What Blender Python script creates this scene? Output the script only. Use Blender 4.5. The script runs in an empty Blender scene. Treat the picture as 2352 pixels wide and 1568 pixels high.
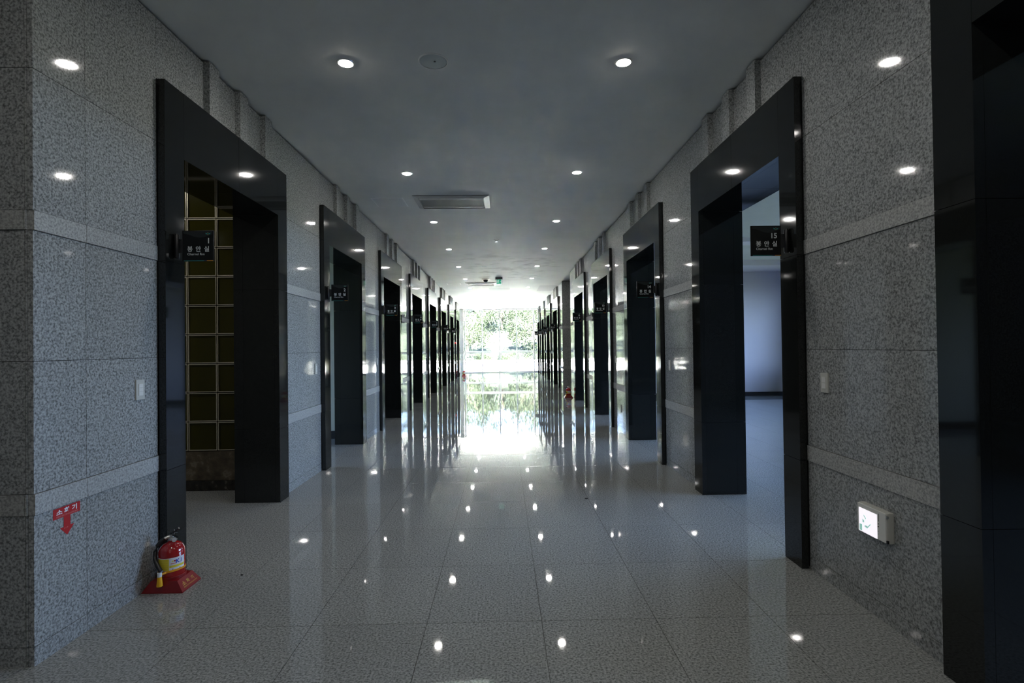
import bpy, bmesh, math, random
from mathutils import Matrix, Vector
random.seed(7)
SC = bpy.context.scene
COL = SC.collection
PI = math.pi

# ------------------------------------------------------------------ camera
cam_d = bpy.data.cameras.new('camera'); cam = bpy.data.objects.new('camera', cam_d); COL.objects.link(cam)
cam_d.sensor_width = 36.0; cam_d.lens = 1200.0/2352*36; cam_d.clip_start = .05; cam_d.clip_end = 300
r_, f_, u_ = (Vector((.99977, -.017357, -.012453)), Vector((.017478, .9998, .009689)), Vector((.012282, -.009904, .999876)))
m = Matrix.Identity(4)
for i in range(3):
    m[i][0] = r_[i]; m[i][1] = u_[i]; m[i][2] = -f_[i]
m[2][3] = 1.46
cam.matrix_world = m
SC.camera = cam

# ------------------------------------------------------------------ exposure, sky, sun, portals
SC.view_settings.view_transform = 'Standard'; SC.view_settings.look = 'None'
SC.view_settings.gamma = 1; SC.view_settings.use_curve_mapping = False
SC.view_settings.exposure = 0.08
SC.cycles.max_bounces = 10; SC.cycles.diffuse_bounces = 6; SC.cycles.glossy_bounces = 5
SC.cycles.transparent_max_bounces = 16
SC.cycles.sample_clamp_indirect = 400
SC.cycles.caustics_reflective = False; SC.cycles.caustics_refractive = False
SKY_STRENGTH = 28.0
SUN_STRENGTH = 480.0
BULB = 330.0
w = bpy.data.worlds.new('sky'); SC.world = w; w.use_nodes = True
nt = w.node_tree; nt.nodes.clear()
tc = nt.nodes.new('ShaderNodeTexCoord'); sp = nt.nodes.new('ShaderNodeSeparateXYZ')
rp = nt.nodes.new('ShaderNodeValToRGB'); bg = nt.nodes.new('ShaderNodeBackground'); wo = nt.nodes.new('ShaderNodeOutputWorld')
nt.links.new(tc.outputs['Generated'], sp.inputs[0]); nt.links.new(sp.outputs['Z'], rp.inputs[0])
rp.color_ramp.elements[0].position = 0.0; rp.color_ramp.elements[0].color = (.50, .66, 1.0, 1)
rp.color_ramp.elements[1].position = 0.75; rp.color_ramp.elements[1].color = (.26, .42, 1.0, 1)
nt.links.new(rp.outputs[0], bg.inputs[0]); bg.inputs[1].default_value = SKY_STRENGTH
nt.links.new(bg.outputs[0], wo.inputs[0])
sd = bpy.data.lights.new('sun', 'SUN'); sun = bpy.data.objects.new('sun', sd); COL.objects.link(sun)
sd.energy = SUN_STRENGTH; sd.angle = .01; sd.color = (1, .93, .83)
sun.rotation_euler = (math.radians(20), 0, 0); sun.location = (0, -10, 20)   # shines towards +Y and down

def portal(name, loc, rot, sx, sy):
    d = bpy.data.lights.new(name, 'AREA'); d.shape = 'RECTANGLE'; d.size = sx; d.size_y = sy
    d.cycles.is_portal = True
    o = bpy.data.objects.new(name, d); COL.objects.link(o); o.location = loc; o.rotation_euler = rot
portal('sky_portal', (0, 29.95, 1.8), (-PI/2, 0, 0), 10.4, 3.6)
portal('sky_portal', (9.08, 7.0, 1.95), (0, PI/2, 0), 2.0, 13.0)
portal('sky_portal', (-7.08, 7.0, 1.9), (0, -PI/2, 0), 1.8, 2.0)

# ------------------------------------------------------------------ constants of the place
H = 3.611; XL = -2.195; XR = 1.97; FZ = 3.2; OZ = 2.75
P0 = 3.36; PITCH = 2.965; FW = 1.88; LEG = .20; PRO = .053; DEEP = .43

# ------------------------------------------------------------------ materials
def mat(name, col=(.5, .5, .5), rough=.5, spec=.5, metal=0, emit=None, es=0, coat=0):
    M = bpy.data.materials.new(name); M.use_nodes = True
    b = M.node_tree.nodes['Principled BSDF']
    b.inputs['Base Color'].default_value = (*col, 1); b.inputs['Roughness'].default_value = rough
    b.inputs['Specular IOR Level'].default_value = spec; b.inputs['Metallic'].default_value = metal
    if emit: b.inputs['Emission Color'].default_value = (*emit, 1); b.inputs['Emission Strength'].default_value = es
    b.inputs['Coat Weight'].default_value = coat
    return M
def speckle(M, cols, scale, vary=.0, det=2.0, stretch=None, stain=0):
    """grain of stone: two noises in world space through a stepped ramp"""
    n = M.node_tree.nodes; l = M.node_tree.links; b = n['Principled BSDF']
    g = n.new('ShaderNodeNewGeometry'); t = n.new('ShaderNodeTexNoise'); r = n.new('ShaderNodeValToRGB')
    t.inputs['Scale'].default_value = scale; t.inputs['Detail'].default_value = det; t.inputs['Roughness'].default_value = .62
    l.new(g.outputs['Position'], t.inputs['Vector']); l.new(t.outputs['Fac'], r.inputs[0])
    e = r.color_ramp.elements
    while len(e) < len(cols): e.new(.5)
    for k, (p, c) in enumerate(cols): e[k].position = p; e[k].color = (*c, 1)
    out = r.outputs[0]
    oi = n.new('ShaderNodeObjectInfo'); mr = n.new('ShaderNodeMapRange')
    mr.inputs['To Min'].default_value = 1-vary; mr.inputs['To Max'].default_value = 1+vary
    l.new(oi.outputs['Random'], mr.inputs['Value'])
    t2 = n.new('ShaderNodeTexNoise'); t2.inputs['Scale'].default_value = 1.3; t2.inputs['Detail'].default_value = 3
    l.new(g.outputs['Position'], t2.inputs['Vector'])
    m2 = n.new('ShaderNodeMapRange'); m2.inputs['From Min'].default_value = .3; m2.inputs['From Max'].default_value = .7
    m2.inputs['To Min'].default_value = 1-stain; m2.inputs['To Max'].default_value = 1+stain
    l.new(t2.outputs['Fac'], m2.inputs['Value'])
    mm = n.new('ShaderNodeMath'); mm.operation = 'MULTIPLY'; l.new(mr.outputs[0], mm.inputs[0]); l.new(m2.outputs[0], mm.inputs[1])
    v = n.new('ShaderNodeVectorMath'); v.operation = 'SCALE'; l.new(out, v.inputs[0]); l.new(mm.outputs[0], v.inputs['Scale'])
    l.new(v.outputs[0], b.inputs['Base Color'])
    return M
GR = [(.30, (.105, .110, .107)), (.40, (.18, .188, .185)), (.50, (.285, .295, .29)), (.60, (.375, .385, .378)), (.74, (.45, .455, .445))]
GRF = [(.30, (.10, .105, .10)), (.40, (.175, .182, .175)), (.50, (.27, .28, .27)), (.60, (.345, .355, .34)), (.74, (.41, .415, .40))]
GRB = [(.32, (.20, .205, .20)), (.44, (.285, .29, .28)), (.52, (.36, .365, .35)), (.62, (.42, .425, .41)), (.74, (.48, .48, .465))]
M_wall = speckle(mat('grey_granite', rough=.045), GR, 88, .05, 2.5, stain=.03)
M_band = speckle(mat('honed_granite', rough=.55, spec=.3), GRB, 90, .04, 2.5, stain=.05)
M_floor = speckle(mat('floor_granite', rough=.03), GRF, 90, .035, 2.5, stain=.03)
M_black = speckle(mat('black_granite', rough=.05), [(.40, (.0065, .0072, .0068)), (.60, (.013, .0145, .0135))], 220, .1, 1)
M_grout = mat('grout', (.085, .087, .08), .9)
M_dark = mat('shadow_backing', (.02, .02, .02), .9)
M_ceil = speckle(mat('ceiling_paint', rough=.75, spec=.25), [(.35, (.60, .61, .585)), (.65, (.66, .665, .64))], 1.1, 0, 5)
def stain():
    n = M_ceil.node_tree.nodes; l = M_ceil.node_tree.links; b = n['Principled BSDF']; src = b.inputs['Base Color'].links[0].from_socket
    g = n.new('ShaderNodeNewGeometry'); x = n.new('ShaderNodeSeparateXYZ'); l.new(g.outputs['Position'], x.inputs[0])
    t = n.new('ShaderNodeTexNoise'); t.inputs['Scale'].default_value = 2.6; t.inputs['Detail'].default_value = 6; l.new(g.outputs['Position'], t.inputs['Vector'])
    r = n.new('ShaderNodeMapRange'); r.inputs['From Min'].default_value = .50; r.inputs['From Max'].default_value = .66; l.new(t.outputs['Fac'], r.inputs['Value'])
    def win(sock, a, b_, c, d):
        p = n.new('ShaderNodeMapRange'); p.inputs['From Min'].default_value = a; p.inputs['From Max'].default_value = b_; l.new(sock, p.inputs['Value'])
        q = n.new('ShaderNodeMapRange'); q.inputs['From Min'].default_value = d; q.inputs['From Max'].default_value = c; l.new(sock, q.inputs['Value'])
        m_ = n.new('ShaderNodeMath'); m_.operation = 'MULTIPLY'; l.new(p.outputs[0], m_.inputs[0]); l.new(q.outputs[0], m_.inputs[1]); return m_.outputs[0]
    wy = win(x.outputs['Y'], 11.5, 12.8, 16.0, 17.2); wx = win(x.outputs['X'], -1.6, -.6, 1.2, 1.8)
    a = n.new('ShaderNodeMath'); a.operation = 'MULTIPLY'; l.new(wy, a.inputs[0]); l.new(wx, a.inputs[1])
    c = n.new('ShaderNodeMath'); c.operation = 'MULTIPLY'; l.new(a.outputs[0], c.inputs[0]); l.new(r.outputs[0], c.inputs[1])
    k = n.new('ShaderNodeMath'); k.operation = 'MULTIPLY_ADD'; l.new(c.outputs[0], k.inputs[0]); k.inputs[1].default_value = -.30; k.inputs[2].default_value = 1
    v = n.new('ShaderNodeVectorMath'); v.operation = 'SCALE'; l.new(src, v.inputs[0]); l.new(k.outputs[0], v.inputs['Scale']); l.new(v.outputs[0], b.inputs['Base Color'])
stain()
M_plaster = mat('white_plaster', (.74, .71, .76), .7)
M_plaster2 = mat('cream_plaster', (.62, .62, .50), .7)
M_skirt = mat('dark_skirting', (.02, .02, .022), .3)
M_metal = mat('brushed_metal', (.62, .62, .60), .3, metal=1)
M_white = mat('white_plastic', (.70, .70, .66), .3)
M_offw = mat('ivory_plastic', (.50, .50, .45), .35)
M_blackp = mat('black_plastic', (.012, .012, .013), .25)
M_acryl = mat('black_acrylic', (.007, .008, .008), .15, spec=.18)
M_acryl2 = mat('charcoal_print', (.022, .026, .027), .25, spec=.2)
M_text = mat('light_grey_print', (.62, .66, .66), .5)
M_teal = mat('teal_print', (.03, .30, .27), .4)
M_navy = mat('navy_print', (.02, .03, .12), .4)
M_orange = mat('orange_print', (.75, .33, .03), .4)
M_yell = mat('yellow_print', (.72, .60, .04), .35)
M_red = mat('red_paint', (.31, .006, .008), .12, coat=.5)
M_redp = mat('red_plastic', (.20, .005, .007), .38)
M_sticker = mat('red_sticker', (.42, .006, .008), .45)
M_pink = mat('pale_pink_print', (.62, .22, .20), .5)
M_gold = mat('gold_print', (.50, .36, .06), .5)
M_label = mat('white_label', (.72, .74, .76), .3)
M_blue = mat('blue_print', (.02, .05, .42), .4)
M_rubber = mat('black_rubber', (.010, .010, .011), .35)
M_strap = mat('orange_strap', (.75, .32, .01), .4)
M_horn = mat('yellow_orange_plastic', (.80, .42, .01), .35)
M_bulb = mat('lamp_glow', (1, 1, 1), .4, emit=(1, .965, .92), es=BULB)
M_exitw = mat('exit_panel', (.8, .85, .82), .3, emit=(.85, 1, .95), es=.55)
M_exitg = mat('exit_green', (.02, .45, .25), .3, emit=(.02, .5, .28), es=.45)
M_emer = mat('lit_panel', (.9, .9, .95), .3, emit=(.97, .92, 1), es=.80)
M_emerg = mat('pale_green_print', (.15, .5, .4), .3, emit=(.50, .80, .72), es=.45)
M_niche = mat('olive_glass', (.040, .036, .003), .12, spec=.3)
M_nframe = mat('champagne_metal', (.72, .66, .50), .35, metal=.5)
M_marble = speckle(mat('brown_marble', rough=.2), [(.35, (.06, .045, .028)), (.55, (.115, .09, .055)), (.62, (.20, .17, .12)), (.7, (.12, .09, .055))], 9, 0, 8)
M_marbled = speckle(mat('dark_marble', rough=.15), [(.35, (.010, .009, .008)), (.60, (.03, .027, .022)), (.66, (.12, .11, .09)), (.75, (.03, .027, .022))], 14, 0, 8)
M_deb = mat('black_scrap', (.01, .01, .01), .8)
M_speak = mat('grey_housing', (.22, .24, .24), .6)
M_spk = mat('speaker_mesh', (.42, .46, .45), .6)
M_patch = mat('grey_filler', (.50, .505, .50), .8)
M_mull = mat('white_aluminium', (.62, .64, .64), .4)
M_frame = mat('satin_casing', (.42, .42, .40), .5, metal=.35)
M_grill = mat('grille_grey', (.30, .30, .27), .55)
M_terrace = speckle(mat('pale_paving', rough=.8), [(.3, (.66, .645, .60)), (.7, (.76, .745, .70))], 3, 0, 4)
M_grass = speckle(mat('grass_ground', rough=.95, spec=.05), [(.3, (.012, .015, .011)), (.7, (.020, .024, .018))], 2.5, 0, 6)
M_leaf = speckle(mat('leaves', rough=.7, spec=.08), [(.3, (.009, .0135, .0065)), (.5, (.019, .0255, .0135)), (.7, (.032, .039, .022))], .9, .2, 4)
M_bark = mat('bark', (.09, .07, .05), .9)
def mkglass():
    M = bpy.data.materials.new('window_glass'); M.use_nodes = True; n = M.node_tree.nodes; l = M.node_tree.links; n.clear()
    o = n.new('ShaderNodeOutputMaterial'); mx = n.new('ShaderNodeMixShader'); f = n.new('ShaderNodeFresnel'); f.inputs[0].default_value = 1.45
    t = n.new('ShaderNodeBsdfTransparent'); t.inputs[0].default_value = (.93, .97, .95, 1); g = n.new('ShaderNodeBsdfGlossy'); g.inputs['Roughness'].default_value = .01
    l.new(f.outputs[0], mx.inputs[0]); l.new(t.outputs[0], mx.inputs[1]); l.new(g.outputs[0], mx.inputs[2]); l.new(mx.outputs[0], o.inputs[0])
    return M
M_glass = mkglass()

# ------------------------------------------------------------------ builders
def prop(o, label=None, cat=None, group=None, kind=None):
    if label: o['label'] = label
    if cat: o['category'] = cat
    if group: o['group'] = group
    if kind: o['kind'] = kind
    return o
def link(name, me, parent=None, loc=(0, 0, 0), rot=(0, 0, 0)):
    o = bpy.data.objects.new(name, me); COL.objects.link(o)
    if parent: o.parent = parent
    o.location = loc; o.rotation_euler = rot
    return o
def empty(name, loc=(0, 0, 0), rz=0, **k):
    o = bpy.data.objects.new(name, None); COL.objects.link(o); o.location = loc; o.rotation_euler = (0, 0, rz)
    o.empty_display_size = .1
    return prop(o, **k)
_cache = {}
def boxmesh(dx, dy, dz, M, bev=0):
    k = (round(dx, 4), round(dy, 4), round(dz, 4), M.name, bev)
    if k in _cache: return _cache[k]
    bm = bmesh.new(); bmesh.ops.create_cube(bm, size=1)
    bmesh.ops.scale(bm, vec=(dx, dy, dz), verts=bm.verts)
    if bev: bmesh.ops.bevel(bm, geom=bm.edges[:], offset=bev, segments=2, affect='EDGES', profile=.7)
    me = bpy.data.meshes.new('box'); bm.to_mesh(me); bm.free(); me.materials.append(M)
    _cache[k] = me
    return me
def box(name, x0, x1, y0, y1, z0, z1, M, parent=None, bev=0, rot=(0, 0, 0), origin=None):
    """box by bounds; bounds are world bounds, origin = parent's world location"""
    if x1 < x0: x0, x1 = x1, x0
    if y1 < y0: y0, y1 = y1, y0
    org = origin if origin else ((parent.location if parent else (0, 0, 0)))
    me = boxmesh(x1-x0, y1-y0, z1-z0, M, bev)
    return link(name, me, parent, ((x0+x1)/2-org[0], (y0+y1)/2-org[1], (z0+z1)/2-org[2]), rot)
class MB:
    def __init__(s): s.bm = bmesh.new()
    def box(s, x0, x1, y0, y1, z0, z1):
        r = bmesh.ops.create_cube(s.bm, size=1)
        bmesh.ops.scale(s.bm, vec=(x1-x0, y1-y0, z1-z0), verts=r['verts'])
        bmesh.ops.translate(s.bm, vec=((x0+x1)/2, (y0+y1)/2, (z0+z1)/2), verts=r['verts']); return s
    def cyl(s, r1, r2, z0, z1, seg=24, cx=0, cy=0, M=None):
        r = bmesh.ops.create_cone(s.bm, cap_ends=True, segments=seg, radius1=r1, radius2=r2, depth=abs(z1-z0))
        bmesh.ops.translate(s.bm, vec=(cx, cy, (z0+z1)/2), verts=r['verts'])
        if M: bmesh.ops.transform(s.bm, matrix=M, verts=r['verts'])
        return s
    def lathe(s, prof, seg=28):
        rings = []
        for (r, z) in prof:
            rings.append([s.bm.verts.new((r*math.cos(2*PI*k/seg), r*math.sin(2*PI*k/seg), z)) for k in range(seg)])
        for a, b in zip(rings, rings[1:]):
            for k in range(seg): s.bm.faces.new((a[k], a[(k+1) % seg], b[(k+1) % seg], b[k]))
        for rg, fl in ((rings[0], True), (rings[-1], False)):
            s.bm.faces.new(rg[::-1] if fl else rg)
        return s
    def tube(s, pts, r, seg=10, r2=None):
        pts = [Vector(p) for p in pts]; rings = []
        for i, p in enumerate(pts):
            t = (pts[min(i+1, len(pts)-1)]-pts[max(i-1, 0)]).normalized()
            a = t.cross(Vector((0, .3, 1)) if abs(t.z) < .9 else Vector((1, 0, 0))).normalized(); b = t.cross(a)
            rr = r if r2 is None else r+(r2-r)*i/(len(pts)-1)
            rings.append([s.bm.verts.new(p+a*rr*math.cos(2*PI*k/seg)+b*rr*math.sin(2*PI*k/seg)) for k in range(seg)])
        for a, b in zip(rings, rings[1:]):
            for k in range(seg): s.bm.faces.new((a[k], a[(k+1) % seg], b[(k+1) % seg], b[k]))
        s.bm.faces.new(rings[0][::-1]); s.bm.faces.new(rings[-1]); return s
    def poly(s, pts, th, axis='y'):
        """prism: pts in a plane, thickness along vector th"""
        th = Vector(th)
        a = [s.bm.verts.new(p) for p in pts]; b = [s.bm.verts.new(Vector(p)+th) for p in pts]
        n = len(a); s.bm.faces.new(a); s.bm.faces.new(b[::-1])
        for k in range(n): s.bm.faces.new((a[k], b[k], b[(k+1) % n], a[(k+1) % n]))
        return s
    def mesh(s, M, smooth=False, name='mesh'):
        bmesh.ops.recalc_face_normals(s.bm, faces=s.bm.faces)
        me = bpy.data.meshes.new(name); s.bm.to_mesh(me); s.bm.free(); me.materials.append(M)
        if smooth:
            for p in me.polygons: p.use_smooth = True
            try: me.set_sharp_from_angle(angle=math.radians(38))
            except Exception: pass
        return me
    def build(s, name, M, parent=None, loc=(0, 0, 0), rot=(0, 0, 0), smooth=False):
        return link(name, s.mesh(M, smooth), parent, loc, rot)
_tc = {}
def textmesh(body, M, height, bold=0.0, wscale=1.0, gap=None):
    """real lettering as a flat extruded mesh, origin bottom left, height = glyph box height"""
    k = (body, M.name, height, bold, wscale)
    if k in _tc: return _tc[k]
    c = bpy.data.curves.new('lettering', 'FONT'); c.body = body; c.size = 1; c.extrude = .004; c.offset = bold
    c.resolution_u = 3
    o = bpy.data.objects.new('lettering', c); COL.objects.link(o)
    bpy.context.view_layer.update()
    me = bpy.data.meshes.new_from_object(o.evaluated_get(bpy.context.evaluated_depsgraph_get()))
    bpy.data.objects.remove(o); bpy.data.curves.remove(c)
    xs = [v.co.x for v in me.vertices]; ys = [v.co.y for v in me.vertices]
    x0, y0 = min(xs), min(ys); sc = height/(max(ys)-y0)
    for v in me.vertices:
        v.co.x = (v.co.x-x0)*sc*wscale; v.co.y = (v.co.y-y0)*sc; v.co.z = v.co.z*sc if abs(sc) < 1 else v.co.z
    me.materials.clear(); me.materials.append(M)
    wd = (max(xs)-x0)*sc*wscale
    _tc[k] = (me, wd)
    return _tc[k]
def copy_tree(o, parent=None):
    c = o.copy(); COL.objects.link(c); c.parent = parent
    for ch in list(o.children): copy_tree(ch, c)
    return c

# ------------------------------------------------------------------ floor
floor = box('floor', -7.2, 9.2, -6.1, 30.0, -.22, -.004, M_grout)
prop(floor, label='polished speckled grey granite floor of the corridor and the rooms', kind='structure')
TW, TL = .608, .716
TX0 = .188; TY0 = 2.79
stuff = MB()
def tile(i, j):
    x0 = TX0+i*TW; y0 = TY0+j*TL; x1, y1 = x0+TW, y0+TL
    x0, x1 = max(x0, -7.0), min(x1, 9.0); y0, y1 = max(y0, -6.0), min(y1, 29.8)
    if x1-x0 < .02 or y1-y0 < .02: return
    g = .0016
    cx, cy = (x0+x1)/2, (y0+y1)/2
    see = False
    if -2.6 < cx < 2.3 and 1.0 < cy < 11.6 and abs(cx) < cy*1.15+.5: see = True
    if 2.3 <= cx < 5.2 and 3.6 < cy < 9.0 and .42 < cx/cy < .60: see = True
    if -3.4 < cx < -2.2 and 3.6 < cy < 5.6: see = True
    if see:
        me = boxmesh(x1-x0-2*g, y1-y0-2*g, .02, M_floor)
        link('tile', me, floor, (cx-floor.location.x, cy-floor.location.y, -.01-floor.location.z),
             (random.uniform(-.00012, .00012), random.uniform(-.00012, .00012), 0))
    else:
        stuff.box(x0+g, x1-g, y0+g, y1-g, -.02, 0)
for i in range(-13, 15):
    for j in range(-13, 39): tile(i, j)
so = stuff.build('tile_field', M_floor, floor, tuple(-c for c in floor.location)); so['kind'] = 'stuff'

# ------------------------------------------------------------------ walls clad in granite panels
COURSES = [(0, .088, 0), (.091, .697, 0), (.70, .797, 1), (.80, 1.417, 0), (1.42, 2.033, 0), (2.036, 2.127, 1), (2.13, 2.797, 0), (2.80, 3.592, 0)]
def clad(parent, side, y0, y1, courses=COURSES, g=.0015):
    X = XL if side < 0 else XR
    for (a, b, band) in courses:
        pr = .006 if band else 0
        if side < 0: xa, xb = X-.025, X+pr
        else: xa, xb = X-pr, X+.025
        box('band_panel' if band else 'panel', xa, xb, y0+g, y1-g, a, b, M_band if band else M_wall, parent)
def backing(parent, side, y0, y1, z0, z1, M=M_dark):
    X = XL if side < 0 else XR
    xa, xb = (X-.36, X-.02) if side < 0 else (X+.02, X+.36)
    box('core', xa, xb, y0, y1, z0, z1, M, parent)
def ribs(parent, side, n):
    X = XL if side < 0 else XR
    s = 1 if side < 0 else -1
    for q in (.53, .985, 1.44):
        y = P0+PITCH*n+q
        box('rib', X-.002*s, X+.046*s, y, y+.135, FZ+.004, 3.600, M_wall, parent)
def over(parent, side, n):
    a = P0+PITCH*n
    backing(parent, side, a+LEG, a+FW-LEG, OZ+.12, H, M_dark)
    for (p, q) in ((a, a+FW/2), (a+FW/2, a+FW)):
        clad(parent, side, p, q, [(FZ+.003, 3.592, 0)])
    ribs(parent, side, n)

wl = empty('wall_left', (XL, 0, 0), kind='structure', label='left corridor wall clad in polished grey granite panels with two matt bands')
wr = empty('wall_right', (XR, 0, 0), kind='structure', label='right corridor wall clad in polished grey granite panels with two matt bands')
LN = list(range(0, 8)); RN = [-1, 0, 1, 2, 3, 5, 6, 7, 8]
# left: 2.48 .. 26.6
segs = [(2.48, 2.79), (2.79, P0)] + [(P0+PITCH*n+FW, P0+PITCH*(n+1)) for n in range(0, 7)] + [(P0+PITCH*7+FW, 26.6)]
for a, b in segs: clad(wl, -1, a, b)
backing(wl, -1, 2.505, P0+LEG-.02, 0, H)
for n in range(0, 8):
    over(wl, -1, n)
    a = P0+PITCH*n+FW-LEG+.02; b = P0+PITCH*(n+1)+LEG-.02 if n < 7 else 26.575
    backing(wl, -1, a, b, 0, H)
# right: 2 sections
def rseg(a, b): clad(wr, 1, a, b)
rseg(-6.0, P0-PITCH)
backing(wr, 1, -6.0, P0-PITCH+LEG-.02, 0, H)
for n in (-1, 0, 1, 2): rseg(P0+PITCH*n+FW, P0+PITCH*(n+1)); backing(wr, 1, P0+PITCH*n+FW-LEG+.02, P0+PITCH*(n+1)+LEG-.02, 0, H)
rseg(P0+PITCH*3+FW, 15.12); backing(wr, 1, P0+PITCH*3+FW-LEG+.02, 15.095, 0, H)
rseg(17.2, P0+PITCH*5); backing(wr, 1, 17.225, P0+PITCH*5+LEG-.02, 0, H)
for n in (5, 6, 7): rseg(P0+PITCH*n+FW, P0+PITCH*(n+1)); backing(wr, 1, P0+PITCH*n+FW-LEG+.02, P0+PITCH*(n+1)+LEG-.02, 0, H)
rseg(P0+PITCH*8+FW, 29.78); backing(wr, 1, P0+PITCH*8+FW-LEG+.02, 29.78, 0, H)
for n in RN: over(wr, 1, n)

def endface(name, label, x0, x1, y, facing, split):
    """granite faced return wall, facing = -1 looks to the camera"""
    r = empty(name, (0, y, 0), kind='structure', label=label)
    for (a, b, band) in COURSES:
        xs = [x0]+split+[x1]
        for p, q in zip(xs, xs[1:]):
            pr = .006 if band else 0
            ya, yb = (y-pr, y+.024) if facing < 0 else (y-.024, y+pr)
            box('band_panel' if band else 'panel', p+.0015, q-.0015, ya, yb, a, b, M_band if band else M_wall, r)
    return r
endface('wall_end_left', 'dark granite return face at the near end of the left wall', -4.4, XL-.026, 2.48, -1, [-3.4, -2.232])
endface('wall_end_far', 'granite clad wall end beyond the side lobby, above the second fire extinguisher', XR+.026, 5.0, 17.2, -1, [2.6, 3.3, 4.2])
endface('wall_recess', 'granite face of the side lobby turned to the window', XR+.026, 5.0, 15.12, 1, [2.6, 3.3, 4.2])
endface('wall_turn', 'granite end face of the left wall towards the end window', -4.0, XL-.026, 26.6, 1, [-3.0])
def plain(name, label, *b, M=M_plaster):
    return prop(box(name, *b, M), label=label, kind='structure')
plain('wall_lobby_side', 'plain wall closing the side lobby', 5.0, 5.2, 15.12, 17.2, 0, H)
# block walls around rooms
plain('wall_near_left', 'unseen wall left of the camera', -7.2, -7.0, -6.0, 2.5, 0, H, M=M_wall)
plain('wall_near_back', 'unseen wall behind the camera', -7.0, XR, -6.2, -6.0, 0, H, M=M_wall)
plain('wall_block_left', 'back of the left return wall', -7.0, -2.56, 2.52, 2.62, 0, H, M=M_wall)

# ------------------------------------------------------------------ black granite door portals
ZJ = [0, .70, 2.035, OZ]
def portal_proto(side):
    """door surround built about (wall plane X, near edge Y, 0)"""
    r = bpy.data.objects.new('door_1', None); COL.objects.link(r)
    s = 1 if side < 0 else -1
    o = (0, 0, 0); g = .0012
    def bx(nm, xa, xb, ya, yb, za, zb):
        return box(nm, min(xa*s, xb*s), max(xa*s, xb*s), ya, yb, za, zb, M_black, r, origin=o)
    F = PRO; T = .045
    for (ya, yb, inner) in ((0, LEG, 1), (FW-LEG, FW, -1)):
        zz = [0, .70, 2.035, FZ]
        for za, zb in zip(zz, zz[1:]):
            bx('face_slab', F-T, F, ya, yb, za+g, zb-g)
        jy = (yb-.03, yb) if inner > 0 else (ya, ya+.03)
        for za, zb in zip(ZJ, ZJ[1:]):
            bx('jamb_slab', -DEEP+PRO+.09, F-T-g, jy[0], jy[1], za+g, zb-g)
            bx('jamb_slab', -DEEP+PRO, -DEEP+PRO+.09-g, jy[0]-(.0 if inner > 0 else .0), jy[1], za+g, zb-g)
    for ya, yb in ((LEG, FW/2), (FW/2, FW-LEG)):
        bx('lintel_slab', F-T, F, ya+g, yb-g, OZ, FZ)
        bx('soffit_slab', -DEEP+PRO+.09, F-T-g, ya+g, yb-g, OZ, OZ+.03)
        bx('soffit_slab', -DEEP+PRO, -DEEP+PRO+.09-g, ya+g, yb-g, OZ, OZ+.03)
    return r
ORDW = ['nearest', 'second', 'third', 'fourth', 'fifth', 'sixth', 'seventh', 'last']
RW = {-1: 'frame-edge', 0: 'nearest fully visible', 1: 'second', 2: 'third', 3: 'fourth, last before the granite wall end,', 5: 'first past the granite wall end', 6: 'second past the granite wall end', 7: 'third past the granite wall end', 8: 'farthest'}
pl = portal_proto(-1); pr = portal_proto(1)
k = 0
for side, ns, proto in ((-1, LN, pl), (1, RN, pr)):
    for q, n in enumerate(ns):
        k += 1
        d = proto if q == 0 else copy_tree(proto)
        d.name = 'door_%d' % k; d.location = (XL if side < 0 else XR, P0+PITCH*n, 0)
        if side < 0: lab = 'black granite doorway under sign %d on the left wall' % (n+1) if n < 7 else 'far black granite doorway with a pale door leaf at the end of the left wall'
        else: lab = 'black granite doorway at the right edge of the picture, nearest the camera' if n < 0 else 'black granite doorway under sign %d on the right wall' % (15-n if n < 4 else 16-n)
        prop(d, label=lab, kind='structure')

# pale door leaf in the last left doorway
dl = empty('door_leaf', (XL-.16, P0+PITCH*7+LEG+.01, 0), label='pale grey door leaf in the last left doorway before the window', cat='door')
o = dl.location
box('panel', o.x, o.x+.05, o.y, o.y+1.0, .01, 2.38, M_offw, dl, bev=.004)
box('transom_panel', o.x, o.x+.05, o.y, o.y+1.0, 2.40, 2.74, M_blackp, dl)
box('handle', o.x+.05, o.x+.10, o.y+.86, o.y+.89, .95, 1.15, M_metal, dl, bev=.005)

# ------------------------------------------------------------------ ceiling
ceil = prop(box('ceiling', -7.2, 9.2, -6.2, 30.4, H, H+.3, M_ceil), label='matt white painted ceiling, faintly stained', kind='structure')
for (x0, x1, y0, y1) in ((-.49, .28, 19.10, 20.0), (1.33, 1.95, 18.45, 20.3)):
    box('filler_patch', x0, x1, y0, y1, H-.002, H-.0002, M_patch, ceil)

# ------------------------------------------------------------------ right hall behind the doors 14-16 (lit by its own windows)
plain('wall_hall_far', 'bluish white far wall of the hall seen through doorway 15', 2.36, 9.0, 14.5, 14.7, 0, H)
plain('wall_hall_near', 'near end wall of the right hall', 2.36, 9.0, -6.2, -6.0, 0, H)
prop(box('baseboard_hall', 2.36, 9.0, 14.48, 14.5, 0, .11, M_skirt), label='dark skirting along the far hall wall', kind='structure')
prop(box('trim_cornice', 2.36, 9.0, 13.3, 14.5, 3.47, H, M_plaster), label='dropped ceiling edge along the far hall wall', kind='structure')
prop(box('trim_beam', 2.36, 9.0, 10.5, 10.9, 3.53, H, M_plaster), label='shallow ceiling beam across the hall', kind='structure')
hw = empty('wall_hall_side', (9.0, 0, 0), kind='structure', label='outer wall of the right hall below and above its windows')
box('sill_wall', 9.0, 9.2, -6.2, 14.7, 0, .95, M_plaster, hw); box('head_wall', 9.0, 9.2, -6.2, 14.7, 2.95, H, M_plaster, hw)
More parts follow.
